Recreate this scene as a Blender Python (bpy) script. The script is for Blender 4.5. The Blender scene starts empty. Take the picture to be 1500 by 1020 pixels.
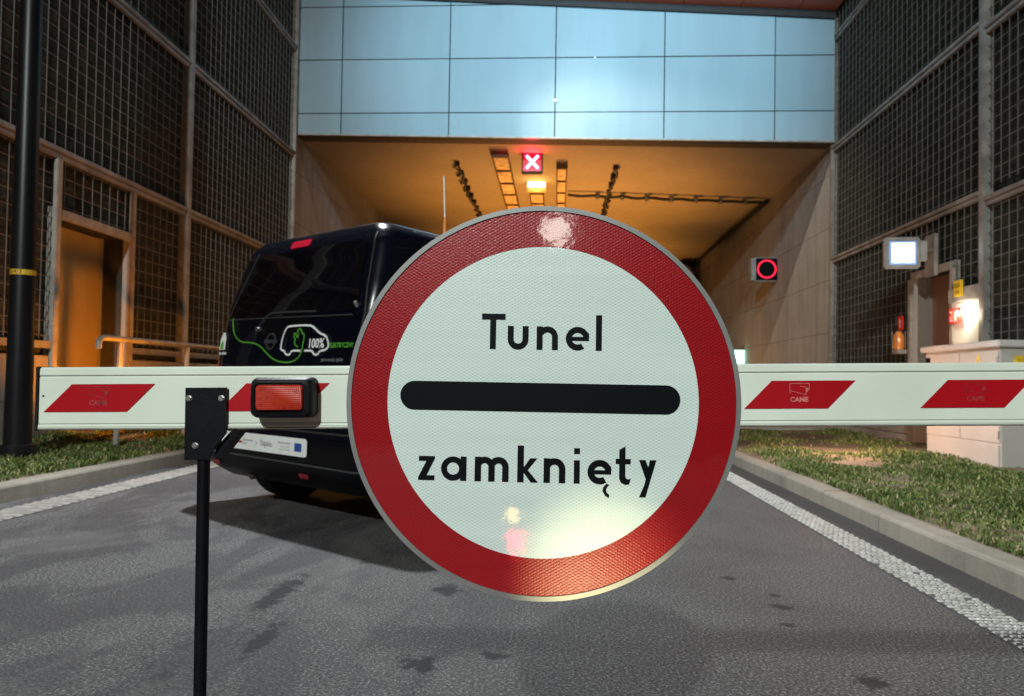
import bpy, bmesh, math, random
import numpy as np
from mathutils import Vector, Matrix
random.seed(7); rng = np.random.default_rng(7)
PI = math.pi; R = math.radians
S = bpy.context.scene
C = S.collection

# ------------------------------------------------------------------ camera
cd = bpy.data.cameras.new('camera'); cam = bpy.data.objects.new('camera', cd); C.objects.link(cam)
FPX = 1042.0
cd.sensor_width = 36; cd.sensor_fit = 'HORIZONTAL'; cd.lens = FPX/1500*36; cd.clip_start = .02; cd.clip_end = 500
d = Vector((65, -50, -FPX)).normalized()
u = Vector((math.sin(.0155), math.cos(.0155), 0)); u = (u-d*u.dot(d)).normalized()
r = d.cross(u)
M = Matrix((r, d, u)).to_4x4(); M.translation = (0, 0, .95)
cam.matrix_world = M
cd.dof.use_dof = True; cd.dof.focus_distance = 1.12; cd.dof.aperture_fstop = 9
S.camera = cam
# ------------------------------------------------------------------ world, night
W = bpy.data.worlds.new('World'); S.world = W; W.use_nodes = True
bg = W.node_tree.nodes['Background']; bg.inputs[0].default_value = (.30, .36, .45, 1); bg.inputs[1].default_value = .05
S.view_settings.view_transform = 'Standard'; S.view_settings.look = 'None'; S.view_settings.exposure = 0; S.view_settings.gamma = 1
S.cycles.max_bounces = 6; S.cycles.sample_clamp_indirect = 4; S.cycles.use_light_tree = True

def lamp(name, kind, loc, power, col, size=.1, aim=None, cone=90, blend=.5):
    l = bpy.data.lights.new(name, kind); l.energy = power; l.color = col
    o = bpy.data.objects.new(name, l); C.objects.link(o); o.location = loc
    if kind in ('POINT', 'SPOT'): l.shadow_soft_size = size
    if kind == 'AREA': l.size = size
    if kind == 'SPOT': l.spot_size = R(cone); l.spot_blend = blend
    if aim is not None: o.rotation_euler = (Vector(aim)-Vector(loc)).to_track_quat('-Z', 'Y').to_euler()
    return o
SOD = (1, .42, .07); WHT = (1, .97, .92); WARM = (1, .72, .48); CYAN = (.66, .93, 1)
lamp('street_lamp_behind', 'SPOT', (-2.2, -12.2, 9), 10500, (.95, 1, .96), .22, (0, 3, 0), 75, .5)
lamp('street_lamp_far_behind', 'POINT', (1.35, -24, 6.6), 330, (1, .94, .82), .55)
lamp('mast_lamp_above_van', 'SPOT', (-2.2, 6.6, 6.2), 3000, (.96, .98, 1), .07, (.3, 4.1, 0), 100, .45)
lamp('portal_floodlight', 'POINT', (.75, 11.3, 7.35), 28, CYAN, .15)
lamp('portal_downlight', 'SPOT', (.2, 11.3, 7.35), 60, (1, .93, .80), .08, (.2, 15.6, .8), 108, 1)
lamp('portal_spot_right', 'SPOT', (-3.0, 10.5, 7.6), 1200, (1, .90, .74), .05, (5, 14.4, 2.5), 42, .7)
lamp('portal_spot_left', 'SPOT', (2.6, 10.9, 7.6), 140, (1, .90, .74), .07, (-5, 14.4, 2.6), 38, .7)
lamp('portal_wash', 'SPOT', (.5, 6.5, 7.7), 1850, (.53, .85, 1), .25, (.45, 13.1, 7.3), 80, .6)
lamp('sodium_left', 'POINT', (-3.3, 10.6, 1.7), 30, SOD, .10)
lamp('sodium_verge_left', 'SPOT', (-4.05, 7.0, .72), 105, (1, .29, .004), .06, (-5.2, 7.6, 1.75), 150, .35)
for y in (17.5, 24, 32): lamp('ceiling_fill_uplight', 'SPOT', (0, y, 1.2), 1150, SOD, .2, (0, y, 6), 112, .6)  # added unseen uplights at road level, aimed to brighten the ceiling only
lamp('sodium_right', 'POINT', (3.0, 18.2, 1.0), 55, (1, .50, .14), .15)
lamp('warm_verge_right', 'POINT', (3.35, 8.7, .72), 80, (1, .56, .36), .06)
lamp('panel_tube_light', 'POINT', (4.86, 8.95, 1.86), 9, (1, .84, .6), .03)
lamp('torch', 'SPOT', (.09, .50, .40), 26, (1, .88, .45), .015, (.075, 1.10, .645), 27, 1)
lamp('near_ceiling_fill', 'SPOT', (0, 14.2, 1.0), 420, (1, .5, .2), .2, (0, 14.8, 6), 100, .9)  # added unseen uplight, brightens the near part of the ceiling

# ------------------------------------------------------------------ mesh helper
class MB:
    def __init__(s): s.v = []; s.f = []; s.m = []
    def add(s, vs, fs, mi=0):
        o = len(s.v); s.v += [tuple(p) for p in vs]; s.f += [tuple(i+o for i in f) for f in fs]; s.m += [mi]*len(fs); return s
    def box(s, x0, x1, y0, y1, z0, z1, mi=0, T=None, bev=0):
        if x0 > x1: x0, x1 = x1, x0
        if y0 > y1: y0, y1 = y1, y0
        if z0 > z1: z0, z1 = z1, z0
        if bev:
            bm = bmesh.new()
            bmesh.ops.create_cube(bm, size=1)
            for v in bm.verts: v.co = ((x0+x1)/2+v.co.x*(x1-x0), (y0+y1)/2+v.co.y*(y1-y0), (z0+z1)/2+v.co.z*(z1-z0))
            bmesh.ops.bevel(bm, geom=bm.edges[:], offset=bev, segments=2, affect='EDGES')
            vs = [v.co.copy() for v in bm.verts]; bm.verts.index_update(); fs = [[v.index for v in f.verts] for f in bm.faces]; bm.free()
        else:
            vs = [(x, y, z) for z in (z0, z1) for y in (y0, y1) for x in (x0, x1)]
            fs = [(0, 2, 3, 1), (4, 5, 7, 6), (0, 1, 5, 4), (2, 6, 7, 3), (0, 4, 6, 2), (1, 3, 7, 5)]
        if T: vs = [T(p) for p in vs]
        return s.add(vs, fs, mi)
    def tube(s, pts, rad, n=8, mi=0, T=None, cap=True):
        pts = [Vector(p) for p in pts]; vs = []; fs = []
        rads = rad if isinstance(rad, (list, tuple)) else [rad]*len(pts)
        up = None
        for i, p in enumerate(pts):
            t = (pts[min(i+1, len(pts)-1)]-pts[max(i-1, 0)]).normalized()
            if up is None:
                a = Vector((0, 0, 1)) if abs(t.z) < .9 else Vector((1, 0, 0)); up = (a-t*a.dot(t)).normalized()
            else: up = (up-t*up.dot(t)).normalized()
            b = t.cross(up)
            for k in range(n):
                an = 2*PI*k/n+PI/n; vs.append(p+(up*math.cos(an)+b*math.sin(an))*rads[i])
        for i in range(len(pts)-1):
            for k in range(n): fs.append((i*n+k, i*n+(k+1) % n, (i+1)*n+(k+1) % n, (i+1)*n+k))
        if cap: fs += [tuple(range(n-1, -1, -1)), tuple(range((len(pts)-1)*n, len(pts)*n))]
        if T: vs = [T(p) for p in vs]
        return s.add(vs, fs, mi)
    def prism(s, poly, a, b, T, mi=0, bevel=0):
        """poly in 2D (p,q); extruded from depth a to b; T(p,q,depth)->xyz"""
        n = len(poly); vs = [T(p, q, a) for p, q in poly]+[T(p, q, b) for p, q in poly]
        fs = [tuple(range(n)), tuple(range(2*n-1, n-1, -1))]+[(i, (i+1) % n, (i+1) % n+n, i+n) for i in range(n)]
        return s.add(vs, fs, mi)
    def ring(s, c, r0, r1, a, b, T, n=96, mi=0, e=1.0):
        vs = []
        for k in range(n):
            an = 2*PI*k/n
            for rr, dd in ((r0, a), (r1, a), (r1, b), (r0, b)): vs.append(T(c[0]+rr*math.cos(an), c[1]+rr*math.sin(an), dd))
        fs = []
        for k in range(n):
            q = 4*k; w = 4*((k+1) % n)
            for j in range(4): fs.append((q+j, w+j, w+(j+1) % 4, q+(j+1) % 4))
        return s.add(vs, fs, mi)
    def ribbon(s, pts, w, a, b, T, mi=0, closed=False):
        P = [Vector((p[0], p[1])) for p in pts]; n = len(P); L = []; Rr = []
        for i in range(n):
            if closed: d0 = (P[i]-P[i-1]); d1 = P[(i+1) % n]-P[i]
            else:
                d0 = P[i]-P[i-1] if i else P[1]-P[0]; d1 = P[i+1]-P[i] if i < n-1 else P[i]-P[i-1]
            d0.normalize(); d1.normalize(); n0 = Vector((-d0.y, d0.x)); n1 = Vector((-d1.y, d1.x))
            m = (n0+n1); m = m.normalized() if m.length > 1e-6 else n0
            k = w/2/max(.35, m.dot(n0)); L.append(P[i]+m*k); Rr.append(P[i]-m*k)
        vs = []
        for i in range(n): vs += [T(L[i].x, L[i].y, a), T(Rr[i].x, Rr[i].y, a), T(Rr[i].x, Rr[i].y, b), T(L[i].x, L[i].y, b)]
        fs = []
        for i in range(n if closed else n-1):
            q = 4*i; x = 4*((i+1) % n)
            for j in range(4): fs.append((q+j, x+j, x+(j+1) % 4, q+(j+1) % 4))
        if not closed: fs += [(3, 2, 1, 0), (4*n-4, 4*n-3, 4*n-2, 4*n-1)]
        return s.add(vs, fs, mi)
    def build(s, name, mats, parent=None, smooth=False, world=True):
        me = bpy.data.meshes.new(name)
        rt = parent
        while rt is not None and rt.parent is not None: rt = rt.parent
        off = Vector(rt.get('_o', (0, 0, 0))) if (rt is not None and world) else Vector((0, 0, 0))
        me.from_pydata([tuple(Vector(p)-off) for p in s.v], [], s.f)
        if not isinstance(mats, (list, tuple)): mats = [mats]
        for m in mats: me.materials.append(m)
        me.polygons.foreach_set('material_index', s.m)
        bm = bmesh.new(); bm.from_mesh(me); bmesh.ops.recalc_face_normals(bm, faces=bm.faces[:]); bm.to_mesh(me); bm.free()
        if smooth:
            me.polygons.foreach_set('use_smooth', [True]*len(me.polygons))
            me.set_sharp_from_angle(angle=R(smooth if smooth is not True else 35))
        o = bpy.data.objects.new(name, me); C.objects.link(o)
        if parent is not None: o.parent = parent
        return o
ORIG = []
def empty(name, loc, label, cat, group=None, rz=0):
    o = bpy.data.objects.new(name, None); C.objects.link(o); o.empty_display_size = .1
    o.location = loc; o.rotation_euler = (0, 0, rz)
    o['label'] = label; o['category'] = cat; o['_o'] = tuple(loc); ORIG.append(o)
    if group: o['group'] = group
    return o
def structure(o): o['kind'] = 'structure'; return o
def text_mesh(txt, size, T, w=1.0, bold=0.0):
    """flat text turned into mesh faces, local 2D origin at its left baseline; T(p,q,depth)"""
    cu = bpy.data.curves.new('t', 'FONT'); cu.body = txt; cu.size = size; cu.offset = bold; cu.resolution_u = 3
    to = bpy.data.objects.new('t', cu); C.objects.link(to)
    bpy.context.view_layer.update()
    ev = to.evaluated_get(bpy.context.evaluated_depsgraph_get()); me = ev.to_mesh()
    vs = [T(v.co.x*w, v.co.y, 0) for v in me.vertices]; fs = [tuple(p.vertices) for p in me.polygons]
    ev.to_mesh_clear(); bpy.data.objects.remove(to); bpy.data.curves.remove(cu)
    return MB().add(vs, fs)

# ------------------------------------------------------------------ materials
class NT:
    def __init__(s, name):
        s.m = bpy.data.materials.new(name); s.m.use_nodes = True; s.t = s.m.node_tree; s.b = s.t.nodes['Principled BSDF']
        s.tc = None
    def n(s, ty, **kw):
        nd = s.t.nodes.new(ty)
        for k, v in kw.items(): setattr(nd, k, v)
        return nd
    def l(s, a, b): s.t.links.new(a, b)
    def co(s, scale=(1, 1, 1), which='Object'):
        if s.tc is None: s.tc = s.n('ShaderNodeTexCoord')
        mp = s.n('ShaderNodeMapping'); mp.inputs['Scale'].default_value = scale; s.l(s.tc.outputs[which], mp.inputs[0]); return mp.outputs[0]
    def noise(s, scale, detail=4, rough=.55, vec=None, sc=(1, 1, 1), dist=0):
        nz = s.n('ShaderNodeTexNoise'); nz.inputs['Scale'].default_value = scale; nz.inputs['Detail'].default_value = detail
        nz.inputs['Roughness'].default_value = rough; nz.inputs['Distortion'].default_value = dist
        s.l(vec if vec is not None else s.co(sc), nz.inputs['Vector']); return nz.outputs['Fac']
    def ramp(s, fac, stops):
        rp = s.n('ShaderNodeValToRGB'); e = rp.color_ramp.elements
        e[0].position, e[0].color = stops[0][0], (*stops[0][1], 1); e[1].position, e[1].color = stops[-1][0], (*stops[-1][1], 1)
        for p, c in stops[1:-1]: q = e.new(p); q.color = (*c, 1)
        s.l(fac, rp.inputs[0]); return rp.outputs[0]
    def mix(s, fac, a, b, mode='MIX'):
        mx = s.n('ShaderNodeMix', data_type='RGBA', blend_type=mode)
        for inp, v in ((mx.inputs[0], fac), (mx.inputs[6], a), (mx.inputs[7], b)):
            if isinstance(v, (int, float)): inp.default_value = v
            elif isinstance(v, tuple): inp.default_value = (*v, 1)
            else: s.l(v, inp)
        return mx.outputs[2]
    def math(s, op, a, b=None, c=None):
        m = s.n('ShaderNodeMath', operation=op)
        for i, v in enumerate((a, b, c)):
            if v is None: continue
            if isinstance(v, (int, float)): m.inputs[i].default_value = v
            else: s.l(v, m.inputs[i])
        return m.outputs[0]
    def bump(s, h, strength=.3, dist=.01, to=True):
        b = s.n('ShaderNodeBump'); b.inputs['Strength'].default_value = strength; b.inputs['Distance'].default_value = dist
        s.l(h, b.inputs['Height'])
        if to: s.l(b.outputs[0], s.b.inputs['Normal'])
        return b.outputs[0]
    def base(s, c):
        if isinstance(c, tuple): s.b.inputs['Base Color'].default_value = (*c, 1)
        else: s.l(c, s.b.inputs['Base Color'])
    def set(s, **kw):
        nm = dict(rough='Roughness', metal='Metallic', coat='Coat Weight', coatr='Coat Roughness', spec='Specular IOR Level')
        for k, v in kw.items():
            i = s.b.inputs[nm[k]]
            if isinstance(v, (int, float)): i.default_value = v
            else: s.l(v, i)
        return s
def simple(name, c, rough=.5, metal=0, var=.25, scale=8, bump=0, coat=0, coatr=.05, spec=.5):
    t = NT(name); f = t.noise(scale, 5)
    lo = tuple(x*(1-var) for x in c); hi = tuple(min(1, x*(1+var)) for x in c)
    t.base(t.ramp(f, [(.3, lo), (.7, hi)])); t.set(rough=rough, metal=metal, coat=coat, coatr=coatr, spec=spec)
    if bump: t.bump(t.noise(scale*6, 3), bump, .004)
    return t.m
def emit(name, c, strength, base=(.02, .02, .02)):
    t = NT(name); t.base(base); t.b.inputs['Emission Color'].default_value = (*c, 1); t.b.inputs['Emission Strength'].default_value = strength; t.set(rough=.4); return t.m

def m_asphalt():
    t = NT('asphalt'); v = t.co()
    sp = t.noise(95, 4, .78, v); sp2 = t.noise(45, 3, .7, v); big = t.noise(.9, 5, .6, v, dist=.6)
    base = t.ramp(sp, [(.37, (.007, .007, .008)), (.46, (.048, .049, .050)), (.54, (.092, .092, .093)), (.63, (.30, .30, .29))])
    c = t.mix(1, base, t.ramp(big, [(.35, (.80, .80, .81)), (.60, (1.10, 1.10, 1.10))]), 'MULTIPLY')
    # worn, rubbed streaks running along the lane, stronger on the left half
    st = t.noise(1.0, 5, .62, t.co((1.5, .55, 1)), dist=1.2)
    sep = t.n('ShaderNodeSeparateXYZ'); t.l(v, sep.inputs[0])
    left = t.math('MULTIPLY', t.math('LESS_THAN', sep.outputs[0], 99), t.n('ShaderNodeMapRange').outputs[0])
    mr = t.n('ShaderNodeMapRange'); mr.inputs['From Min'].default_value = .2; mr.inputs['From Max'].default_value = -1.2; t.l(sep.outputs[0], mr.inputs[0])
    k = t.math('MULTIPLY', mr.outputs[0], t.ramp(st, [(.46, (0, 0, 0)), (.52, (1, 1, 1))]))
    c = t.mix(t.math('MULTIPLY', k, .50), c, (.022, .022, .026))
    pale = t.ramp(t.noise(1.3, 4, .6, t.co((1.2, .7, 1.3)), dist=.8), [(.52, (0, 0, 0)), (.66, (1, 1, 1))])
    c = t.mix(t.math('MULTIPLY', t.math('MULTIPLY', pale, mr.outputs[0]), .30), c, (.19, .185, .18))
    vo = t.n('ShaderNodeTexVoronoi', feature='DISTANCE_TO_EDGE'); vo.inputs['Scale'].default_value = 15; t.l(t.co((1, .8, 1)), vo.inputs['Vector'])
    ck = t.math('MULTIPLY', t.math('LESS_THAN', vo.outputs['Distance'], t.math('MULTIPLY', t.noise(5, 3, .6, v), .07)), t.ramp(t.noise(1.4, 4, .6, v), [(.50, (0, 0, 0)), (.60, (1, 1, 1))]))
    c = t.mix(t.math('MULTIPLY', t.math('MULTIPLY', ck, mr.outputs[0]), .7), c, (.015, .015, .017))
    # damp / oily stains with their own outline
    wob = t.noise(16, 5, .75, v)
    for (x, y, rx, ry) in [(-.48, 3.25, .085, .10), (-.46, 2.41, .075, .075), (-.42, 2.36, .05, .05), (-.19, 2.50, .06, .04), (.98, 3.18, .06, .05), (1.03, 2.42, .06, .07), (1.0, 3.35, .03, .03), (-1.2, 3.1, .07, .35), (.86, 3.62, .05, .04), (.93, 2.95, .05, .03), (-1.05, 2.55, .05, .2)]:
        dx = t.math('MULTIPLY', t.math('SUBTRACT', sep.outputs[0], x), 1/rx); dy = t.math('MULTIPLY', t.math('SUBTRACT', sep.outputs[1], y), 1/ry)
        rr = t.math('SQRT', t.math('ADD', t.math('MULTIPLY', dx, dx), t.math('MULTIPLY', dy, dy)))
        rr = t.math('ADD', rr, t.math('MULTIPLY', t.math('SUBTRACT', wob, .5), 3.2))
        c = t.mix(t.ramp(rr, [(.55, (.93, .93, .93)), (.9, (0, 0, 0))]), c, (.008, .009, .012))
    # darker, browner strip towards the right kerb
    g = t.n('ShaderNodeMapRange'); g.inputs['From Min'].default_value = 1.86; g.inputs['From Max'].default_value = 2.0; t.l(t.math('ADD', sep.outputs[0], t.math('MULTIPLY', t.math('SUBTRACT', wob, .5), .25)), g.inputs[0])
    c = t.mix(t.math('MULTIPLY', g.outputs[0], .6), c, (.030, .027, .024))
    t.base(c); t.set(rough=t.ramp(sp, [(.3, (.55, .55, .55)), (.8, (.85, .85, .85))]), spec=.35)
    t.bump(t.math('ADD', sp, t.math('MULTIPLY', sp2, 1.0)), 1.0, .010)
    return t.m
def m_concrete(name, lo, hi, lines=0, streak=.25, k=1.0):
    t = NT(name); v = t.co()
    c = t.ramp(t.noise(.7, 6, .6, v), [(.3, lo), (.7, hi)])
    c = t.mix(streak, c, t.ramp(t.noise(1, 4, .6, t.co((9, 9, .5))), [(.35, (.25, .24, .22)), (.65, (1, 1, 1))]), 'MULTIPLY')
    h = t.math('ADD', t.noise(30, 4, .6, v), t.math('MULTIPLY', t.noise(1, 2, .5, t.co((14, 14, .15))), 1.2))
    if lines:
        sep = t.n('ShaderNodeSeparateXYZ'); t.l(v, sep.inputs[0])
        z = t.math('FRACT', t.math('MULTIPLY', sep.outputs[2], 1/.97)); z2 = t.math('LESS_THAN', z, .018)
        y2 = t.math('LESS_THAN', t.math('FRACT', t.math('MULTIPLY', sep.outputs[1], 1/2.9)), .006)
        ln = t.math('MAXIMUM', z2, y2); c = t.mix(t.math('MULTIPLY', ln, .5), c, (.04, .035, .03))
        pits = t.ramp(t.noise(26, 2, .5, v), [(.73, (0, 0, 0)), (.76, (1, 1, 1))]); c = t.mix(t.math('MULTIPLY', pits, .5), c, (.05, .045, .04))
    t.base(c); t.set(rough=.85, spec=.25); t.bump(h, .35, .008)
    return t.m
def m_sign(name, c, web, k=235.):
    """retroreflective sheeting: lozenge cells with paler webs between them, clear glossy surface"""
    t = NT(name); sep = t.n('ShaderNodeSeparateXYZ'); t.l(t.co(), sep.inputs[0])
    def tri(cx, cz):
        q = t.math('ADD', t.math('MULTIPLY', sep.outputs[0], cx*k), t.math('MULTIPLY', sep.outputs[2], cz*k))
        return t.math('ABSOLUTE', t.math('SUBTRACT', t.math('FRACT', q), .5))
    g = t.math('MAXIMUM', tri(.5, .87), tri(.5, -.87))
    w = t.ramp(g, [(.36, (0, 0, 0)), (.46, (1, 1, 1))])
    lowf = t.noise(6, 3, .5, t.co((.5, 1, 7)))
    cc = t.mix(w, c, web); cc = t.mix(.22, cc, t.ramp(lowf, [(.35, (.72, .78, .76)), (.65, (1, 1, 1))]), 'MULTIPLY')
    t.base(cc); t.set(rough=.30, coat=.6, coatr=.05, spec=.25)
    t.bump(t.math('ADD', t.math('MULTIPLY', g, 1.0), t.math('MULTIPLY', t.noise(420, 2, .5), .6)), .32, .0012)
    cb = t.n('ShaderNodeBump'); cb.inputs['Strength'].default_value = .05; cb.inputs['Distance'].default_value = .002; t.l(t.noise(55, 2, .5), cb.inputs['Height']); t.l(cb.outputs[0], t.b.inputs['Coat Normal'])
    return t.m
def m_fleece():
    t = NT('wall_fleece'); v = t.co()
    c = t.ramp(t.noise(5, 6, .7, v), [(.3, (.018, .020, .016)), (.55, (.042, .045, .036)), (.8, (.085, .082, .066))])
    t.base(c); t.set(rough=.95, spec=.15)
    t.bump(t.math('ADD', t.noise(7, 5, .7, v), t.math('MULTIPLY', t.noise(40, 3, .6, v), .3)), .9, .05)
    return t.m
def m_grass():
    t = NT('grass_blade'); a = t.n('ShaderNodeAttribute', attribute_name='tint'); c = t.ramp(a.outputs['Fac'], [(0, (.035, .065, .012)), (.40, (.08, .13, .025)), (.68, (.16, .19, .05)), (1, (.36, .31, .16))])
    t.base(c); t.set(rough=.6, spec=.3); t.b.inputs['Subsurface Weight'].default_value = 0; return t.m
def m_blue():
    t = NT('blue_cladding'); oi = t.n('ShaderNodeObjectInfo'); v = t.co()
    c = t.mix(oi.outputs['Random'], (.245, .375, .45), (.275, .405, .485))
    c = t.mix(.3, c, t.ramp(t.noise(1, 5, .6, t.co((3.5, 1, .35))), [(.38, (.80, .80, .78)), (.62, (1, 1, 1))]), 'MULTIPLY')
    c = t.mix(t.math('MULTIPLY', t.ramp(t.noise(2.2, 6, .7, v), [(.60, (0, 0, 0)), (.75, (1, 1, 1))]), .25), c, (.16, .20, .21))
    t.base(c); t.set(rough=.55, spec=.3); t.bump(t.noise(.8, 2, .5, v), .25, .05); return t.m
A = m_asphalt()
MAT = dict(
    concrete=m_concrete('tunnel_concrete', (.26, .245, .22), (.38, .36, .33), 1),
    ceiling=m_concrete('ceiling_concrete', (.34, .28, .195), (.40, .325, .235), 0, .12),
    plinth=m_concrete('plinth_concrete', (.26, .25, .23), (.40, .38, .35), 0, .3),
    kerb=m_concrete('kerb_concrete', (.15, .14, .115), (.31, .285, .235), 0, .2),
    soil=m_concrete('soil', (.085, .07, .045), (.20, .16, .11), 0, .1),
    fleece=m_fleece(), grass=m_grass(),
    wire=simple('galvanised_wire', (.135, .13, .12), .55, .2), rail=simple('galvanised_rail', (.27, .26, .24), .5, .3, .3, 5, .1),
    frame=simple('door_frame_metal', (.30, .28, .25), .55, .1), doorb=simple('brown_door', (.20, .11, .07), .5, 0, .1, 2), door=simple('beige_door', (.40, .30, .11), .55, 0, .08, 2),
    jamb=m_concrete('jamb_concrete', (.30, .28, .25), (.42, .39, .35), 0, .2),
    blue=m_blue(), seam=simple('seam_dark', (.02, .022, .025), .7),
    red=simple('red_cladding', (.42, .085, .035), .45, 0, .12, 1.2),
    boom=simple('white_boom_paint', (.58, .65, .56), .35, .0, .07, 7, 0, .3), boomg=simple('boom_groove', (.22, .24, .21), .5),
    stripe=simple('red_film', (.33, .003, .008), .3, 0, .10, 5, 0, .4, .1), mark=simple('worn_white_print', (.46, .13, .12), .5, 0, .5, 60), mark2=simple('rubbed_print', (.26, .015, .018), .5, 0, .5, 90),
    black=simple('black_powdercoat', (.003, .0038, .005), .5, 0, .3, 20, .1, 0, .05, .12), rubber=simple('rubber', (.007, .007, .007), .8, 0, .3, 20, 0, 0, .05, .2),
    steel=simple('steel', (.55, .54, .52), .28, .9, .2, 40), rimgrey=simple('grey_rim', (.17, .18, .175), .45, .3, .15, 8), alu=simple('aluminium_rim', (.38, .41, .40), .4, .6, .15, 8),
    signw=m_sign('white_sheeting', (.46, .57, .54), (.66, .76, .72)), signr=m_sign('red_sheeting', (.21, .0012, .004), (.29, .003, .008)),
    ink=simple('black_ink', (.0022, .0038, .005), .45, 0, .2, 30, 0, .02, .12, .08),
    paint=simple('van_paint', (.0012, .0018, .006), .22, 0, .2, 3, 0, 1, .03), glass=simple('van_glass', (.0025, .0022, .0035), .06, 0, .2, 3, 0, 1, .01),
    trim=simple('van_trim', (.0025, .0025, .0035), .42, 0, .2, 20, 0, 0, .05, .15), refl=simple('dull_reflector', (.16, .01, .015), .4), lamp_red=simple('red_lens', (.42, .01, .03), .15, 0, .2, 30, 0, 1),
    white=simple('white_sticker', (.72, .74, .72), .4, 0, .05, 10), green=simple('green_sticker', (.08, .30, .03), .4, 0, .1, 20), grey=simple('grey_sticker', (.22, .22, .23), .4),
    blue_s=simple('blue_sticker', (.02, .06, .28), .4), chrome=simple('dull_chrome', (.16, .16, .17), .3, .8),
    rumble_l=simple('rumble_paint_old', (.22, .21, .19), .7, 0, .3, 14, .3), rumble=simple('rumble_paint', (.38, .38, .35), .6, 0, .3, 14, .3), rumble0=simple('rumble_base', (.06, .06, .058), .8, 0, .4, 25, .3),
    cab=simple('cabinet_grp', (.41, .395, .36), .5, 0, .09, 2), cabtop=simple('cabinet_roof', (.48, .47, .44), .55, 0, .08, 3),
    yellow=simple('yellow_plate', (.75, .52, .03), .45, 0, .1, 10), redsign=simple('red_plate', (.65, .03, .02), .4), whitep=simple('white_wall_panel', (.78, .76, .70), .5, 0, .05, 4),
    pole=simple('black_pole', (.006, .006, .007), .38, 0, .3, 3, 0, 0, .05, .25), ytape=simple('yellow_tape', (.60, .36, .02), .5), grey_metal=simple('grey_metal', (.30, .29, .28), .5, .2), dark=simple('dark_cable', (.02, .017, .015), .7),
    trayf=simple('tray_frame', (.10, .06, .03), .7), tray=simple('wood_wool_tray', (.62, .44, .24), .8, 0, .4, 9, .4), orange=simple('orange_lens', (.8, .25, .02), .3, 0, .2, 20, 0, 1))
K = -.024
SH = lambda p: (p[0], p[1]+K*(p[2]-.95), p[2])     # true verticals: the road falls gently into the tunnel

# ------------------------------------------------------------------ ground
def sheet(name, xs, ys, zf, mat, thick=None):
    mb = MB(); nx, ny = len(xs), len(ys)
    mb.add([(x, y, zf(x, y)) for y in ys for x in xs], [(j*nx+i, j*nx+i+1, (j+1)*nx+i+1, (j+1)*nx+i) for j in range(ny-1) for i in range(nx-1)])
    return structure(mb.build(name, mat, smooth=True))
sheet('ground', [-60, 60], [-60, 120], lambda x, y: -.12, MAT['soil'])
XL, XR = -5.0, 4.98; KL, KR = -3.98, 2.14
sheet('road', [KL, 0, KR], [-20, 0, 20, 70], lambda x, y: 0, A)
def hump(x, y): return .018*math.sin(x*5.1+y*1.7)*math.sin(y*2.3+x)+.012*math.sin(y*7+x*3)
def zl(x, y): t = (KL-.15-x)/(KL-.15-XL); return .125+.20*max(0, min(1, t))+hump(x, y)*min(1, t*3+.1)
def zr(x, y): t = (x-KR-.15)/(XR-KR-.15); return .120+.08*max(0, min(1, t))+hump(x, y)*min(1, t*3+.1)
ys = [-4+i*.12 for i in range(145)]
sheet('verge', [XL-.4+i*.09 for i in range(15)]+[KL-.149], ys, zl, MAT['soil'])
sheet('verge', [KR+.149]+[KR+.15+i*.115 for i in range(1, 28)], ys, zr, MAT['soil'])
def kerb(x0, x1, h, face):
    mb = MB(); y = -6.0
    while y < 60:
        j = random.uniform(-.003, .003); hh = h+random.uniform(-.002, .002); ra = .022
        xf, xb = (x1+j, x0) if face > 0 else (x0+j, x1); s_ = 1 if face > 0 else -1
        P = [(xf, -.1), (xf, hh-ra), (xf-s_*ra*.35, hh-ra*.35), (xf-s_*ra, hh), (xb, hh), (xb, -.1)]
        mb.prism(P, y+.003, y+.987, lambda p, q, dd: (p, dd, q)); y += .99
    mb.box(x0+.006, x1-.006, -6, 60, -.1, h-.02)
    return structure(mb.build('kerb', MAT['kerb']))
kerb(KL-.15, KL, .13, 1); kerb(KR, KR+.15, .125, -1)
# tunnel side walk beyond the portal
structure(MB().box(KL-.15, XL, 13.1, 60, -.1, .2).build('walkway', MAT['plinth'])); structure(MB().box(KR+.15, XR, 13.1, 60, -.1, .2).build('walkway', MAT['plinth']))
def rumble(name, x0, x1, kind, top):
    mb = MB(); mb.box(x0, x1, 1.2, 40, -.01, .004, 1)
    y = 1.22
    while y < 13:
        if kind == 'dots':
            n = 6; w = (x1-x0)/n; off = 0 if int(round((y-1.22)/.040)) % 2 else w/2
            for k in range(n):
                if random.random() < .01: continue
                cx = x0+(k+.5)*w*.93+off*.5+random.uniform(-.002, .002)+.003; a = w*.38; b = .0105; h = .010+random.uniform(-.002, .001)
                mb.add([(cx-a, y-b, .004), (cx+a, y-b, .004), (cx+a, y+b, .004), (cx-a, y+b, .004), (cx-a*.7, y-b*.6, h), (cx+a*.7, y-b*.6, h), (cx+a*.7, y+b*.6, h), (cx-a*.7, y+b*.6, h)],
                       [(4, 5, 6, 7), (0, 1, 5, 4), (1, 2, 6, 5), (2, 3, 7, 6), (3, 0, 4, 7)], 0)
            y += .040
        else:
            a, b, h = .0, .026, .013
            mb.add([(x0+.01, y-b, .004), (x1-.01, y-b, .004), (x1-.01, y+b, .004), (x0+.01, y+b, .004), (x0+.02, y-b*.5, h), (x1-.02, y-b*.5, h), (x1-.02, y+b*.5, h), (x0+.02, y+b*.5, h)],
                   [(4, 5, 6, 7), (0, 1, 5, 4), (1, 2, 6, 5), (2, 3, 7, 6), (3, 0, 4, 7)], 0); y += .092
    mb.box(x0, x1, 13, 40, -.01, .008, 0)
    return structure(mb.build(name, [MAT[top], MAT['rumble0']]))
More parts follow.
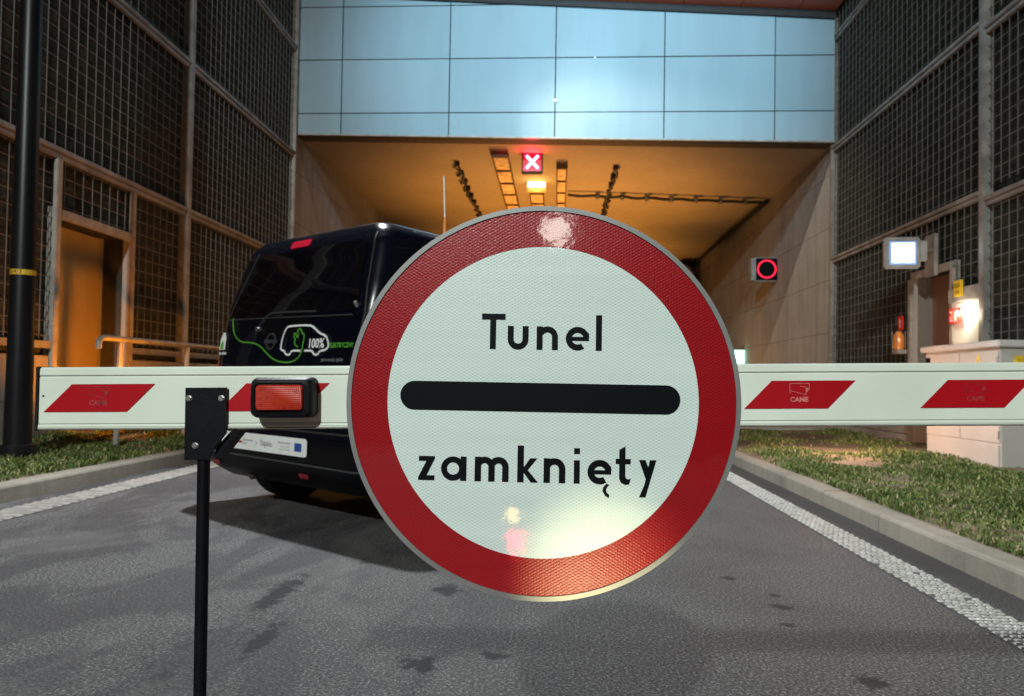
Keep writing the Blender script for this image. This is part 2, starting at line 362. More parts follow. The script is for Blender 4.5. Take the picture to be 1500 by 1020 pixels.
rumble('edge_line', 1.71, 1.92, 'dots', 'rumble'); rumble('edge_line', -3.79, -3.50, 'bars', 'rumble_l')

def grass(name, n, x0, x1, y0, y1, zf, hgt, bare):
    x = rng.uniform(x0, x1, n); y = y0+(y1-y0)*rng.uniform(0, 1, n)**1.5
    pn = np.sin(x*3.1+y*1.3)*np.sin(y*2.1-x*1.7)+.5*np.sin(x*7.3+1)*np.sin(y*5.9)+.35*np.sin(x*17)*np.sin(y*15+x*4)+.3*np.sin(x*31+y*9)*np.sin(y*27)
    keep = rng.uniform(-1.2, .6, n) < pn*1.25+bare(x, y)-.12; x, y, pn = x[keep], y[keep], pn[keep]; n = len(x)
    z = np.array([zf(a, b) for a, b in zip(x, y)])
    h = hgt*rng.uniform(.35, 1.5, n)*(1+.4*pn); h = np.maximum(h, .015); w = rng.uniform(.0022, .0052, n)*(1+y*.07)
    an = rng.uniform(0, 2*PI, n); la = rng.uniform(0, 2*PI, n); lean = h*rng.uniform(.15, 1.15, n)
    P = np.stack([x, y, z], 1); side = np.stack([np.cos(an), np.sin(an), 0*an], 1)*w[:, None]
    ld = np.stack([np.cos(la), np.sin(la), 0*la], 1)*lean[:, None]; up = np.array([0, 0, 1.])
    v = np.stack([P-side-up*.01, P+side-up*.01, P+ld*.3+up*(h*.62)[:, None]+side*.8, P+ld*.3+up*(h*.62)[:, None]-side*.8, P+ld+up*(h*np.clip(1-.35*lean/h, .4, 1))[:, None]], 1).reshape(-1, 3)
    me = bpy.data.meshes.new(name); me.vertices.add(5*n); me.vertices.foreach_set('co', v.ravel())
    me.loops.add(7*n); me.polygons.add(2*n); b = np.arange(n)*5
    me.loops.foreach_set('vertex_index', np.stack([b, b+1, b+2, b+3, b+3, b+2, b+4], 1).ravel().astype(np.int32))
    ls = np.stack([np.arange(n)*7, np.arange(n)*7+4], 1).ravel(); me.polygons.foreach_set('loop_start', ls.astype(np.int32))
    me.update(); me.validate()
    at = me.attributes.new('tint', 'FLOAT', 'POINT'); tv = np.clip(rng.normal(.38, .22, n)-.12*pn+.25*np.clip((bare(x, y)*-1)-.2, 0, 1)+(rng.uniform(0, 1, n) < .18)*.45, 0, 1); at.data.foreach_set('value', np.repeat(tv, 5))
    me.materials.append(MAT['grass']); o = bpy.data.objects.new(name, me); C.objects.link(o); o['kind'] = 'stuff'; return o
gr = grass('grass', 120000, KR+.17, 4.95, 2.6, 12.8, zr, .033, lambda x, y: .75-np.clip((y-6.0)*.45, 0, 1.6)-np.clip((2.55-x)*2.2, 0, 1.1))
gr['label'] = 'rough green grass on the right verge beside the kerb'; gr['category'] = 'grass'
gl = grass('grass', 42000, XL+.02, KL-.16, 3.6, 11.5, zl, .042, lambda x, y: .8-np.clip((y-7.5)*.3, 0, 1.0)-np.clip((x-(KL-.35))*4, 0, 1.0))
gl['label'] = 'rough green grass on the left verge under the wall'; gl['category'] = 'grass'

# ------------------------------------------------------------------ mesh faced walls
WS = .146
def wall(side, X, bays, rails, label, top=8.7, niche=None, plinth_top=1.12, mesh_bottom=1.22):
    s = 1 if side == 'R' else -1           # s: direction away from the road
    g = empty('retaining_wall', (X+s*.1, bays[0][0], 0), label, 'wall')
    ylo, yhi = bays[0][0], bays[-1][1]
    mb = MB()
    n0, n1, nt = niche
    for (a, b, z0, z1) in ((ylo, n0, .6, top), (n1, yhi, .6, top), (n0, n1, nt, top)): mb.box(X+s*.06, X+s*.30, a, b, z0, z1, T=SH)
    mb.build('fleece_backing', MAT['fleece'], g)
    mb = MB()
    for a, b in ((ylo, n0-.02), (n1+.02, yhi)):
        mb.box(X-s*.05, X+s*.3, a, b, -.1, plinth_top-.45, bev=.01); mb.box(X-s*.01, X+s*.3, a, b, plinth_top-.445, plinth_top, bev=.01)
    mb.build('plinth', MAT['plinth'], g)
    zs = [mesh_bottom]+rails+[top]
    for bi, (a, b) in enumerate(bays):
        for zi in range(len(zs)-1):
            spans = [(a, b, zs[zi], zs[zi+1])]
            if zi == 0 and a < n1 and b > n0:
                spans = [(a, n0, zs[0], zs[1]), (n1, b, zs[0], zs[1]), (n0, n1, nt, zs[1])]
            for (p, q, z0, z1) in spans:
                if q-p < .15 or z1-z0 < .1: continue
                m = MB(); y = math.ceil(p/WS)*WS
                while y < q-.02:
                    j = random.uniform(-.004, .004); m.box(X-.0036, X+.0036, y+j-.0036, y+j+.0036, z0+.06, z1-.02, T=SH); y += WS
                z = math.ceil((z0+.07)/WS)*WS
                while z < z1-.04: m.box(X+s*.0045, X+s*.013, p+.03, q-.03, z-.0036, z+.0036, T=SH); z += WS
                m.build('wire_mesh', MAT['wire'], g)
    for bi, (a, b) in enumerate(bays):
        dz = -.10 if (side == 'R' and bi == 0) else 0
        for z in rails:
            m = MB(); m.box(X-s*.055, X+s*.02, a+.055, b-.055, z+.008+dz, z+.060+dz, T=SH, bev=.008); m.box(X-s*.03, X+s*.02, a+.055, b-.055, z-.045+dz, z+.003+dz, T=SH, bev=.005)
            for y in (a+.25, b-.25, (a+b)/2): m.tube([(X-s*.062, y, z+.04+dz), (X-s*.055, y, z+.04+dz)], .012, 6, T=SH)
            m.build('rail', MAT['rail'], g)
        m = MB(); m.box(X-s*.02, X+s*.02, a+.05, min(b, 1e9)-.05, mesh_bottom-.03, mesh_bottom+.04, T=SH)
        if not (a < n1 and b > n0): m.build('bottom_rail', MAT['rail'], g)
    for a, b in bays:
        m = MB(); m.box(X-s*.05, X+s*.08, a-.05, a+.05, plinth_top, top, T=SH, bev=.008); m.build('post', MAT['rail'], g)
    m = MB(); m.box(X-s*.05, X+s*.08, yhi-.05, yhi+.03, 0, top, T=SH, bev=.008); m.build('post', MAT['rail'], g)
    return g
# left wall
LN0, LN1, LNT = 6.78, 7.96, 2.52
gL = wall('L', XL, [(1.2, 5.3), (5.3, 9.22), (9.22, 13.02)], [3.13, 5.12, 7.12], 'dark wire-mesh covered retaining wall on the left, orange lit at its foot', niche=(LN0, LN1, LNT))
for (a, b, z) in ((5.4, LN0-.05, 1.19), (LN1+.06, 9.12, 1.19)): MB().box(XL-.02, XL+.03, a, b, z, z+.07, T=SH).build('bottom_rail', MAT['rail'], gL)
# right wall
RN0, RN1, RNT = 9.30, 10.30, 2.50
gR = wall('R', XR, [(3.6, 8.62), (8.62, 13.24)], [3.24, 5.26, 7.28], 'dark wire-mesh covered retaining wall on the right, behind the cabinet', niche=(RN0, RN1, RNT), plinth_top=.75, mesh_bottom=.85)
MB().box(XR-.03, XR+.02, 10.4, 13.15, .83, .90, T=SH).build('bottom_rail', MAT['rail'], gR)

def niche(s, X, y0, y1, zt, zb, dep, label, doorm, trail):
    g = empty('service_door', (X, (y0+y1)/2, zb), label, 'door')
    MB().box(X+s*dep, X+s*(dep+.04), y0, y1, zb, zt, T=SH).build('door_leaf', doorm, g)
    m = MB(); m.box(X+s*.0, X+s*(dep+.3), y1, y1+.06, zb, zt+.02, T=SH); m.box(X, X+s*(dep+.3), y0-.06, y0, zb, zt+.02, T=SH); m.box(X, X+s*(dep+.3), y0-.06, y1+.06, zt+.022, zt+.08, T=SH)
    m.build('reveal', MAT['jamb'], g)
    f = MB(); f.box(X-s*.045, X+s*.0, y1+.0, y1+.075, zb, trail, T=SH, bev=.006); f.box(X-s*.045, X, y0-.075, y0, zb, trail, T=SH, bev=.006); f.box(X-s*.04, X, y0+.002, y1-.002, zt-.03, zt+.07, T=SH, bev=.006)
    f.build('door_frame', MAT['frame'], g)
    h = MB(); h.tube([(X+s*(dep-.05), y0+.12, zb+1.0), (X+s*(dep-.05), y0+.24, zb+1.0)], .011, 6); h.tube([(X+s*dep, y0+.12, zb+1.0), (X+s*(dep-.05), y0+.12, zb+1.0)], .011, 6); h.build('handle', MAT['steel'], g)
    return g
niche(-1, XL, LN0, LN1, LNT, .30, .34, 'beige service door in a deep niche of the left wall, glowing orange', MAT['door'], 3.08)
niche(1, XR, RN0, RN1, RNT, .20, .26, 'brown service door in a niche of the right wall behind the cabinet', MAT['doorb'], 2.48)
# white lit panel and lintel box between niche and post on the right wall
g = empty('lit_wall_panel', (XR, 8.95, 1.3), 'white wall panel lit brightly by the tube lamp above it, behind the cabinet', 'wall panel')
MB().box(XR-.02, XR+.09, 8.62, 9.25, .8, 2.02, T=SH).build('panel', MAT['whitep'], g)
MB().box(XR-.06, XR+.10, 8.64, 9.30, 2.03, 2.20, T=SH, bev=.006).build('lintel_box', MAT['grey_metal'], g)
m = MB(); m.tube([(XR-.045, 8.74, 1.90), (XR-.045, 9.14, 1.93)], .014, 8, T=SH); m.build('lamp_tube', emit('tube_glow', (1, .86, .62), 30), g)
def plate(name, x, y, z, wy, hz, mat, label, cat, s=1, group=None):
    g = empty(name, (x, y, z), label, cat, group)
    MB().box(x, x+s*.012, y-wy/2, y+wy/2, z-hz/2, z+hz/2, bev=.003).build('plate', mat, g); return g
g = plate('yellow_notice', XR-.085, 9.0, 2.19, .19, .20, MAT['yellow'], 'small yellow notice plate on the grey box above the lit panel', 'sign')
text_mesh('EKA', .075, lambda p, q, dd: (XR-.0875, 9.075-p*.9, 2.20+q), 1.0, .001).build('lettering', MAT['trim'], g)
text_mesh('224', .06, lambda p, q, dd: (XR-.0875, 9.06-p*.9, 2.125+q), 1.0, .001).build('lettering', MAT['trim'], g)
g = plate('fire_point_sign', XR-.075, 9.10, 1.86, .27, .19, MAT['redsign'], 'red fire point sign with white symbols in front of the lit panel', 'sign')
m = MB(); T = lambda p, q, dd: (XR-.077-dd, 9.10-p, 1.86+q)
m.ribbon([(0, -.085), (0, .085)], .006, 0, .001, T); m.ribbon([(-.10, .05), (-.045, .05)], .02, 0, .001, T); m.ribbon([(-.09, -.07), (-.09, .0)], .018, 0, .001, T); m.ribbon([(-.05, -.07), (-.05, .02)], .012, 0, .001, T)
m.ribbon([(.03, -.06), (.03, .03), (.06, .07)], .016, 0, .001, T); m.ribbon([(.06, .0), (.10, .0), (.10, .05)], .016, 0, .001, T); m.build('symbol', MAT['white'], g)
g = plate('hydrant_sign', XR-.10, 10.44, 1.88, .15, .20, MAT['redsign'], 'small red sign with white arrow above the orange lamp', 'sign')
T = lambda p, q, dd: (XR-.102-dd, 10.44-p, 1.88+q); MB().ribbon([(0, -.07), (0, .04)], .02, 0, .001, T).ribbon([(-.03, .01), (0, .05), (.03, .01)], .014, 0, .001, T).build('symbol', MAT['white'], g)
g = empty('orange_beacon', (XR-.12, 10.42, 1.62), 'small orange lamp in a cage on the edge of the right niche', 'lamp')
m = MB(); m.tube([(XR-.13, 10.42, 1.50), (XR-.13, 10.42, 1.55), (XR-.13, 10.42, 1.70), (XR-.13, 10.42, 1.76)], [.06, .075, .07, .03], 12); m.build('lens', MAT['orange'], g, smooth=True)
MB().box(XR-.19, XR-.05, 10.34, 10.50, 1.44, 1.50, bev=.01).build('base', MAT['grey_metal'], g)
m = MB()
for k in range(8): a = k*PI/4; m.tube([(XR-.13+.088*math.cos(a), 10.42+.088*math.sin(a), 1.49), (XR-.13+.088*math.cos(a), 10.42+.088*math.sin(a), 1.76)], .004, 4)
m.build('cage', MAT['grey_metal'], g)
MB().tube([(XR-.13, 10.42, 1.66), (XR-.13, 10.42, 1.715)], [.03, .025], 8).build('bulb', emit('beacon_glow', (1, .5, .02), 9), g)
g['label'] = 'small orange lamp in a wire cage below the hydrant sign'

# floodlight on its bracket
g = empty('floodlight', (4.36, 9.25, 2.67), 'square white floodlight shining from an arm on the right wall', 'floodlight')
yw = R(-6)
def TF(p): 
    x, y, z = p; c, s_ = math.cos(yw), math.sin(yw); return (4.36+x*c-y*s_, 9.25+x*s_+y*c, 2.67+z)
m = MB(); m.box(-.215, .215, .0, .09, -.195, .205, T=TF, bev=.02)
m.box(-.19, .19, -.016, -.001, .165, .185, T=TF); m.build('housing', MAT['grey_metal'], g, smooth=35)
MB().box(-.140, .145, -.012, .012, -.135, .130, T=TF, bev=.01).build('glass', emit('flood_glow', (.80, .92, 1), 8), g)
MB().box(-.158, .163, -.008, .008, -.153, .148, T=TF, bev=.006).build('glow_edge', emit('flood_edge_glow', (.25, .45, .9), .9), g)  # bluish glow around the lit glass put in as an emissive rim
m = MB(); m.box(.19, .30, .02, .10, -.10, .16, T=TF, bev=.01); m.tube([(4.62, 9.3, 2.72), (4.93, 9.62, 2.78)], .022, 8); m.build('arm', MAT['grey_metal'], g)
m = MB(); m.box(XR-.10, XR-.05, 9.55, 9.80, 2.43, 2.98, T=SH, bev=.006); m.build('bracket', MAT['rail'], g)

# cabinet
g = empty('utility_cabinet', (4.72, 8.1, .2), 'pale utility cabinet with grey roof standing in the grass by the right wall', 'cabinet')
cx0, cx1, cy0, cy1 = 4.44, 4.90, 7.42, 8.86
MB().box(cx0, cx1, cy0, cy1, .1, 1.38, bev=.006).build('body', MAT['cab'], g)
MB().box(cx0-.045, cx1+.03, cy0-.05, cy1+.05, 1.382, 1.455, bev=.012).build('roof', MAT['cabtop'], g)
for a, b in ((cy0+.02, 8.13), (8.14, cy1-.02)): MB().box(cx0-.010, cx0-.001, a, b, .42, 1.355, bev=.003).build('door', MAT['cab'], g)
MB().box(cx0-.012, cx0-.001, cy0+.03, cy1-.03, .14, .40, bev=.003).build('base_panel', MAT['cab'], g)
MB().box(cx0-.012, cx0-.001, cy1-.12, cy1-.02, 1.18, 1.32).build('lock_recess', MAT['trim'], g)
MB().box(cx0-.022, cx0-.0105, 8.16, 8.19, .80, .98, bev=.003).build('handle', MAT['trim'], g)
for z in (.50, 1.25): MB().tube([(cx0-.013, cy0+.03, z-.04), (cx0-.013, cy0+.03, z+.04)], .008, 6).build('hinge', MAT['steel'], g)
m = MB(); T = lambda p, q, dd: (cx0-.0115-dd, 7.78-p, 1.24+q)
m.ribbon([(-.06, -.07), (0, .07), (.06, -.07)], .022, 0, .001, T); m.ribbon([(-.035, -.03), (.035, -.03)], .016, 0, .001, T); m.build('warning_mark', MAT['yellow'], g)
m = MB()
m.box(cx1-.33, cx1-.08, cy0-.012, cy0-.001, 1.02, 1.30)
for k in range(8): m.box(cx1-.31, cx1-.10, cy0-.022, cy0-.012, 1.04+k*.031, 1.055+k*.031)
m.build('vent_grille', MAT['yellow'], g)

# black lamp post
g = empty('lamp_post', (-4.62, 5.85, .3), 'tall black lamp post in front of the left wall with a yellow tape band', 'lamp post')
px_ = lambda z: (-4.61, 5.85+K*(z-.95), z)
MB().tube([px_(.2), px_(1.2), px_(3), px_(8)], [.108, .098, .088, .07], 20).build('pole', MAT['pole'], g, smooth=True)
MB().tube([px_(.24), px_(.33), px_(.335)], [.14, .14, .11], 16).build('base_flange', MAT['pole'], g)
b = MB().tube([px_(1.785), px_(1.83)], .0975, 20, cap=False).build('tape_band', MAT['ytape'], g)
text_mesh('05/4/2', .052, lambda p, q, dd: (-4.61+.0985*math.sin((p-.075)/.0985), 5.83-.0985*math.cos((p-.075)/.0985), 1.790+q)).build('number', MAT['trim'], b)

# handrail
g = empty('handrail', (-4.55, 7.2, .3), 'galvanised tubular handrail in front of the left service door', 'handrail')
MB().tube([(-4.55, 6.80, 1.20), (-4.55, 6.80, 1.27), (-4.55, 6.83, 1.30), (-4.55, 6.88, 1.315), (-4.55, 10.9, 1.33)], .03, 12).build('top_rail', MAT['rail'], g, smooth=True)
MB().tube([(-4.55, 7.1, .42), (-4.55, 10.9, .44)], .022, 8).build('lower_rail', MAT['rail'], g, smooth=True)
for y in (7.15, 8.50, 9.85): MB().tube([(-4.55, y, .2), (-4.55, y, 1.30)], .03, 8).build('post', MAT['rail'], g, smooth=True)
g = empty('concrete_block', (-4.72, 9.2, .3), 'low pale concrete ledge behind the handrail', 'ledge')
MB().box(-4.94, -4.78, 8.1, 12.6, .2, .98, bev=.015).build('block', MAT['plinth'], g)

# ------------------------------------------------------------------ portal and tunnel
g = empty('tunnel_portal', (0, 13.4, 5.5), 'tunnel portal clad in big pale blue panels above the entrance', 'tunnel portal')
xs = [-5.12, -4.135, -2.085, -.105, 1.895, 3.885, 4.95]; zs = [5.5, 5.945, 6.965, 7.975, 9.0]
bot = lambda x: 5.57-(x+5)*.0175
for i in range(6):
    for j in range(4):
        a, b = xs[i]+.011, xs[i+1]-.011; z0 = zs[j]+.010; z1 = zs[j+1]-.010
        dy = random.uniform(-.002, .002); tl = random.uniform(-.003, .003)
        P = [(a, bot(a) if j == 0 else z0), (b, bot(b) if j == 0 else z0), (b, z1), (a, z1)]
        MB().prism(P, 13.1+dy, 13.14+dy, lambda p, q, dd: SH((p, dd+tl*(p-a), q))).build('cladding_panel', MAT['blue'], g)
MB().prism([(-5.12, bot(-5.12)-.02), (4.95, bot(4.95)-.02), (4.95, 9.1), (-5.12, 9.1)], 13.16, 13.5, lambda p, q, dd: SH((p, dd, q))).build('lintel', MAT['seam'], g)
MB().prism([(-5.05, bot(-5.05)-.03), (4.95, bot(4.95)-.03), (4.95, bot(4.95)-.002), (-5.05, bot(-5.05)-.002)], 13.09, 13.16, lambda p, q, dd: SH((p, dd, q))).build('drip_edge', MAT['grey_metal'], g)
for (x, z) in ((-.105, 6.13),): MB().tube([(x, 13.0, z), (x, 12.95, z+.03)], .035, 8).build('sensor', MAT['white'], g)
MB().tube([(.62, 12.98, 6.96), (.62, 12.95, 6.96)], .02, 6).build('sensor', MAT['white'], g)
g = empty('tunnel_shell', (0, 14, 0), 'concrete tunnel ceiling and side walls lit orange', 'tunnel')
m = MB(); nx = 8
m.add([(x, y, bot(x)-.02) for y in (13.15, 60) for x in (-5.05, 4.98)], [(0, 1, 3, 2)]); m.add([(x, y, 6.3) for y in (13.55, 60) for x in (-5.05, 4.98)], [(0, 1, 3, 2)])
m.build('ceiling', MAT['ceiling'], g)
MB().box(XL-.5, XL-.0, 13.06, 60, -.1, 5.75).build('side_wall', MAT['concrete'], g); MB().box(XR, XR+.5, 13.28, 60, -.1, 5.75).build('side_wall', MAT['concrete'], g)
MB().box(XL-.5, XR+.5, 60, 60.3, -.1, 6).build('end_wall', MAT['concrete'], g)
# flush concrete pier between mesh wall and portal
g = empty('red_canopy', (1, 12.5, 7.8), 'canopy soffit of red orange panels above the blue portal cladding', 'canopy')
sof = lambda x: 8.02-(x-0)*.058
x = -5.0
while x < 4.9:
    b = min(x+1.03, 4.93)
    MB().prism([(x+.006, sof(x)), (b-.006, sof(b)), (b-.006, sof(b)+.05), (x+.006, sof(x)+.05)], 11.9, 12.86, lambda p, q, dd: (p, dd, q)).build('soffit_panel', MAT['red'], g); x += 1.03
MB().prism([(-5, sof(-5)-.10), (4.93, sof(4.93)-.13), (4.93, sof(4.93)+.05), (-5, sof(-5)+.05)], 12.865, 12.91, lambda p, q, dd: (p, dd, q)).build('edge_shade_strip', MAT['seam'], g)  # edge strip hung low and dark, standing in for shade below the soffit
MB().prism([(-5, sof(-5)+.06), (4.93, sof(4.93)+.06), (4.93, sof(4.93)+.5), (-5, sof(-5)+.5)], 11.9, 13.0, lambda p, q, dd: (p, dd, q)).build('slab', MAT['seam'], g)

ceil = lambda x: bot(x)-.02
def tray(x0, x1, y0, y1, label, drop=.10, rung=.95):
    g = empty('cable_tray', ((x0+x1)/2, y0, ceil(x0)-drop), label, 'cable tray', 'perforated trays under the tunnel ceiling')
    z = ceil((x0+x1)/2)-drop; m = MB(); y = y0+.06
    while y < y1: m.box(x0+.03, x1-.03, y, min(y+rung-.10, y1), z-.03, z, bev=.004); y += rung
    m.build('board', MAT['tray'], g)
    m = MB(); m.box(x0, x0+.03, y0, y1, z-.05, z+.02); m.box(x1-.03, x1, y0, y1, z-.05, z+.02); y = y0
    while y < y1: m.box(x0+.031, x1-.031, y-.03, y+.03, z-.06, z-.01); m.tube([(x0+.05, y, z-.02), (x0+.05, y, z+drop)], .008, 4); m.tube([(x1-.05, y, z-.02), (x1-.05, y, z+drop)], .008, 4); y += rung
    m.build('frame', MAT['trayf'], g)
tray(-1.34, -1.0, 13.7, 26, 'longer orange tray under the tunnel ceiling, left of the red cross signal'); tray(-.07, .16, 14.4, 26, 'narrow orange tray under the tunnel ceiling, right of the red cross signal'); tray(-.70, -.36, 16.4, 26, 'short orange tray behind the red cross signal, under the yellow lamp')
def garland(x, y0, y1, label):
    g = empty('hanging_cable', (x, y0, 5.4), label, 'cable', 'sagging clipped cables on the tunnel ceiling')
    P = []; y = y0; m = MB(); k = 0
    while y < y1:
        z = ceil(x)-.05
        for q in range(6): f = q/6; P.append((x+.05*math.sin(k+q), y+.62*f, z-.15*math.sin(PI*f)))
        MB().box(x-.05, x+.05, y-.04, y+.04, z-.05, z+.06).build('clip', MAT['dark'], g); y += .62; k += 1
    MB().tube(P, .028, 6).build('cable', MAT['dark'], g)
garland(-2.13, 14.5, 24, 'dark sagging cable along the ceiling, left of the trays'); garland(1.15, 14.6, 24, 'dark sagging cable along the ceiling, right of the trays')
g = empty('cable_conduit', (2.6, 16.7, 5.3), 'dark cable bundle with clips crossing the tunnel ceiling to the right wall', 'conduit')
m = MB(); n = 40; P = [(.2+4.72*i/n, 16.6+.35*i/n+.02*math.sin(i), ceil(.2+4.72*i/n)-.09-.02*math.sin(i*PI/5.5)**2) for i in range(n+1)]
m.tube(P, .026, 6); m.tube([(a, b+.06, c-.01) for a, b, c in P], .018, 6); m.build('cable', MAT['dark'], g)
m = MB()
for k in range(7): xx = .9+k*.58; m = MB(); m.box(xx-.045, xx+.045, 16.58+.35*(xx-.2)/4.7, 16.76+.35*(xx-.2)/4.7, ceil(xx)-.16, ceil(xx)); m.box(xx-.02, xx+.02, 16.54+.35*(xx-.2)/4.7, 16.60+.35*(xx-.2)/4.7, ceil(xx)-.19, ceil(xx)-.1); m.build('clip', MAT['grey_metal'], g)
g = empty('corner_conduit', (4.85, 17, 5.3), 'dark cable bundle along the upper right corner of the tunnel', 'conduit')
MB().tube([(4.9, 17.0, 5.31), (4.88, 19, 5.29), (4.88, 22, 5.31), (4.87, 26, 5.28), (4.88, 40, 5.3)], .05, 6).tube([(4.75, 17.3, 5.25), (4.80, 22, 5.24), (4.79, 40, 5.24)], .025, 5).build('cable', MAT['dark'], g)
g = empty('jet_fan', (4.25, 25.5, 4.75), 'dark round jet fan hanging near the right tunnel wall', 'fan')
T = lambda p, q, dd: (4.3+p, dd, 4.72+q); MB().ring((0, 0), .36, .42, 25, 27.2, T, 32).build('casing', MAT['rail'], g, smooth=True); MB().prism([(.36*math.cos(a*PI/12), .36*math.sin(a*PI/12)) for a in range(24)], 25.6, 25.7, T).build('rotor', MAT['dark'], g)
MB().box(4.2, 4.4, 25.5, 26.5, 5.1, 5.42).build('hanger', MAT['dark'], g)

# lane control signal
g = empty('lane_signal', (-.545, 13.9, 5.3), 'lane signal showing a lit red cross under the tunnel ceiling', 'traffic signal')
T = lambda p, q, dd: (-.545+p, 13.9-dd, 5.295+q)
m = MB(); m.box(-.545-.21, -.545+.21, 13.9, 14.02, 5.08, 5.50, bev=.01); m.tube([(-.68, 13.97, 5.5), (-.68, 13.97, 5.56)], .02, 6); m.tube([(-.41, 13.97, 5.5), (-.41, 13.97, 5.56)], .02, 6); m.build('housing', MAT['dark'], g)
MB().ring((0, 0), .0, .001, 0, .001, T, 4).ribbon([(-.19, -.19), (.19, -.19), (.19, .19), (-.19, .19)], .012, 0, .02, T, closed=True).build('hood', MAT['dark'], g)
MB().box(-.545-.185, -.545+.185, 13.895, 13.899, 5.11, 5.48).build('red_glow_field', emit('cross_glow', (1, .0, .03), .55), g)  # red glow around the cross put in as a dim emissive plate
e1 = emit('cross_halo', (1, .0, .04), 5); e2 = emit('cross_core', (1, .50, .58), 6)
MB().ribbon([(-.14, -.15), (.14, .15)], .095, .002, .006, T).ribbon([(-.14, .15), (.14, -.15)], .095, .0025, .0065, T).build('cross', e1, g)
MB().ribbon([(-.115, -.125), (.115, .125)], .05, .007, .011, T).ribbon([(-.115, .125), (.115, -.125)], .05, .0075, .0115, T).build('cross_core', e2, g)
lamp('cross_light', 'POINT', (-.545, 13.7, 5.32), 14, (1, .01, .05), .08)
g = empty('yellow_lamp', (-.52, 15.9, 5.4), 'bright yellow white tunnel lamp below the red cross signal', 'lamp')
MB().box(-.74, -.30, 15.96, 16.1, 5.27, 5.52, bev=.01).build('housing', MAT['tray'], g)
MB().box(-.72, -.32, 15.93, 15.955, 5.36, 5.50, bev=.008).build('diffuser', emit('lamp_glow', (1, .86, .45), 7), g)
lamp('yellow_lamp_light', 'POINT', (-.52, 15.75, 5.2), 9, (1, .6, .15), .08)
# ring sign
g = empty('speed_signal', (4.75, 16.4, 3.6), 'square black signal with a lit red ring on the right tunnel wall', 'traffic signal')
c0 = (4.77, 3.605)
MB().box(4.47, 5.0-.0, 16.42, 16.56, 3.33, 3.88, bev=.012).box(4.40, 4.47, 16.44, 16.70, 3.36, 3.86).build('housing', MAT['rail'], g)
MB().box(4.50, 4.97, 16.40, 16.425, 3.355, 3.855).build('screen', MAT['ink'], g)
m = MB(); m2 = MB()
for rr, n in ((.205, 46), (.188, 42)):
    for k in range(n):
        a = 2*PI*k/n; x, z = 4.735+rr*math.cos(a), 3.605+rr*math.sin(a); m.box(x-.0088, x+.0088, 16.392, 16.3995, z-.0088, z+.0088)
m.build('red_ring', emit('ring_glow', (1, .01, .05), 2.6), g)
g = empty('green_lamp', (4.85, 19.2, 1.65), 'small green white lit escape lamp on the right tunnel wall', 'lamp')
MB().box(4.70, 4.98, 19.22, 19.4, 1.50, 1.90).build('housing', MAT['white'], g)
MB().box(4.72, 4.96, 19.20, 19.218, 1.52, 1.88).build('diffuser', emit('green_glow', (.35, 1, .72), 3.5), g)

# ------------------------------------------------------------------ van
VA = R(35.4); VC = (-1.87, 4.68, 0)
van = empty('electric_van', VC, 'dark blue electric van parked askew behind the barrier boom', 'van', rz=-VA)
prof = [(.22, .79, .14, 4.20), (.30, .862, .03, 4.33), (.42, .885, .0, 4.38), (.56, .885, .0, 4.38), (.60, .862, .035, 4.38), (.75, .868, .035, 4.36), (.95, .87, .035, 4.25), (1.10, .868, .045, 3.75), (1.25, .858, .06, 3.35), (1.38, .842, .085, 3.18),
        (1.50, .838, .12, 3.02), (1.60, .82, .155, 2.90), (1.70, .805, .19, 2.78), (1.78, .785, .215, 2.68), (1.84, .755, .25, 2.55), (1.88, .70, .29, 2.4), (1.905, .60, .36, 2.2), (1.918, .40, .55, 1.9)]
def vp_(z):
    for a, b in zip(prof, prof[1:]):
        if a[0] <= z <= b[0]:
            t = (z-a[0])/(b[0]-a[0]); t2 = t; return [a[i]+(b[i]-a[i])*t2 for i in range(4)]
    return prof[-1] if z > 1 else prof[0]
prof = [((z if z < 1.38 else 1.38+(z-1.38)*1.18), w*1.035, a, b) for z, w, a, b in prof]
RC = .10
VX = -.03
def rear(x, z, off=0):
    _, w, y0, _ = vp_(z); rc = RC; e = max(0, abs(x-VX)-(w-rc)); e = min(e, rc*.999)
    return y0+rc-math.sqrt(rc*rc-e*e)-off
def outline(z, w, y0, y1):
    rr = min(RC, w*.9); pts = []
    for k in range(9): a = PI+k*PI/16; pts.append((-(w-rr)+rr*math.cos(a), y0+rr+rr*math.sin(a)))
    for k in range(1, 8): pts.append((-(w-rr)+2*(w-rr)*k/8, y0))
    for k in range(9): a = 1.5*PI+k*PI/16; pts.append(((w-rr)+rr*math.cos(a), y0+rr+rr*math.sin(a)))
    for k in range(1, 8): pts.append((w, y0+rr+(y1-.5-y0-rr)*k/8))
    for k in range(9): a = k*PI/16; pts.append(((w-.4)+.4*math.cos(a) if w > .5 else w*math.cos(a), y1-.5+.5*math.sin(a)))
    for k in range(1, 4): pts.append(((w-.4 if w > .5 else 0)*(1-k/2), y1))
    for k in range(9): a = PI/2+k*PI/16; pts.append((-(w-.4)+.4*math.cos(a) if w > .5 else w*math.cos(a), y1-.5+.5*math.sin(a)))
    for k in range(1, 8): pts.append((-w, y1-.5-(y1-.5-y0-rr)*k/8))
    return [(x+VX, y, z) for x, y in pts]
m = MB(); rows = []
zz = []
for a, b in zip(prof, prof[1:]):
    nseg = 2 if a[0] < 1.8 else 3
    for k in range(nseg): zz.append(a[0]+(b[0]-a[0])*k/nseg)
zz.append(prof[-1][0])
for z in zz: rows.append(outline(*([z]+list(vp_(z))[1:])))
N = len(rows[0]); vs = [p for r_ in rows for p in r_]; fs = [(j*N+i, j*N+(i+1) % N, (j+1)*N+(i+1) % N, (j+1)*N+i) for j in range(len(rows)-1) for i in range(N)]
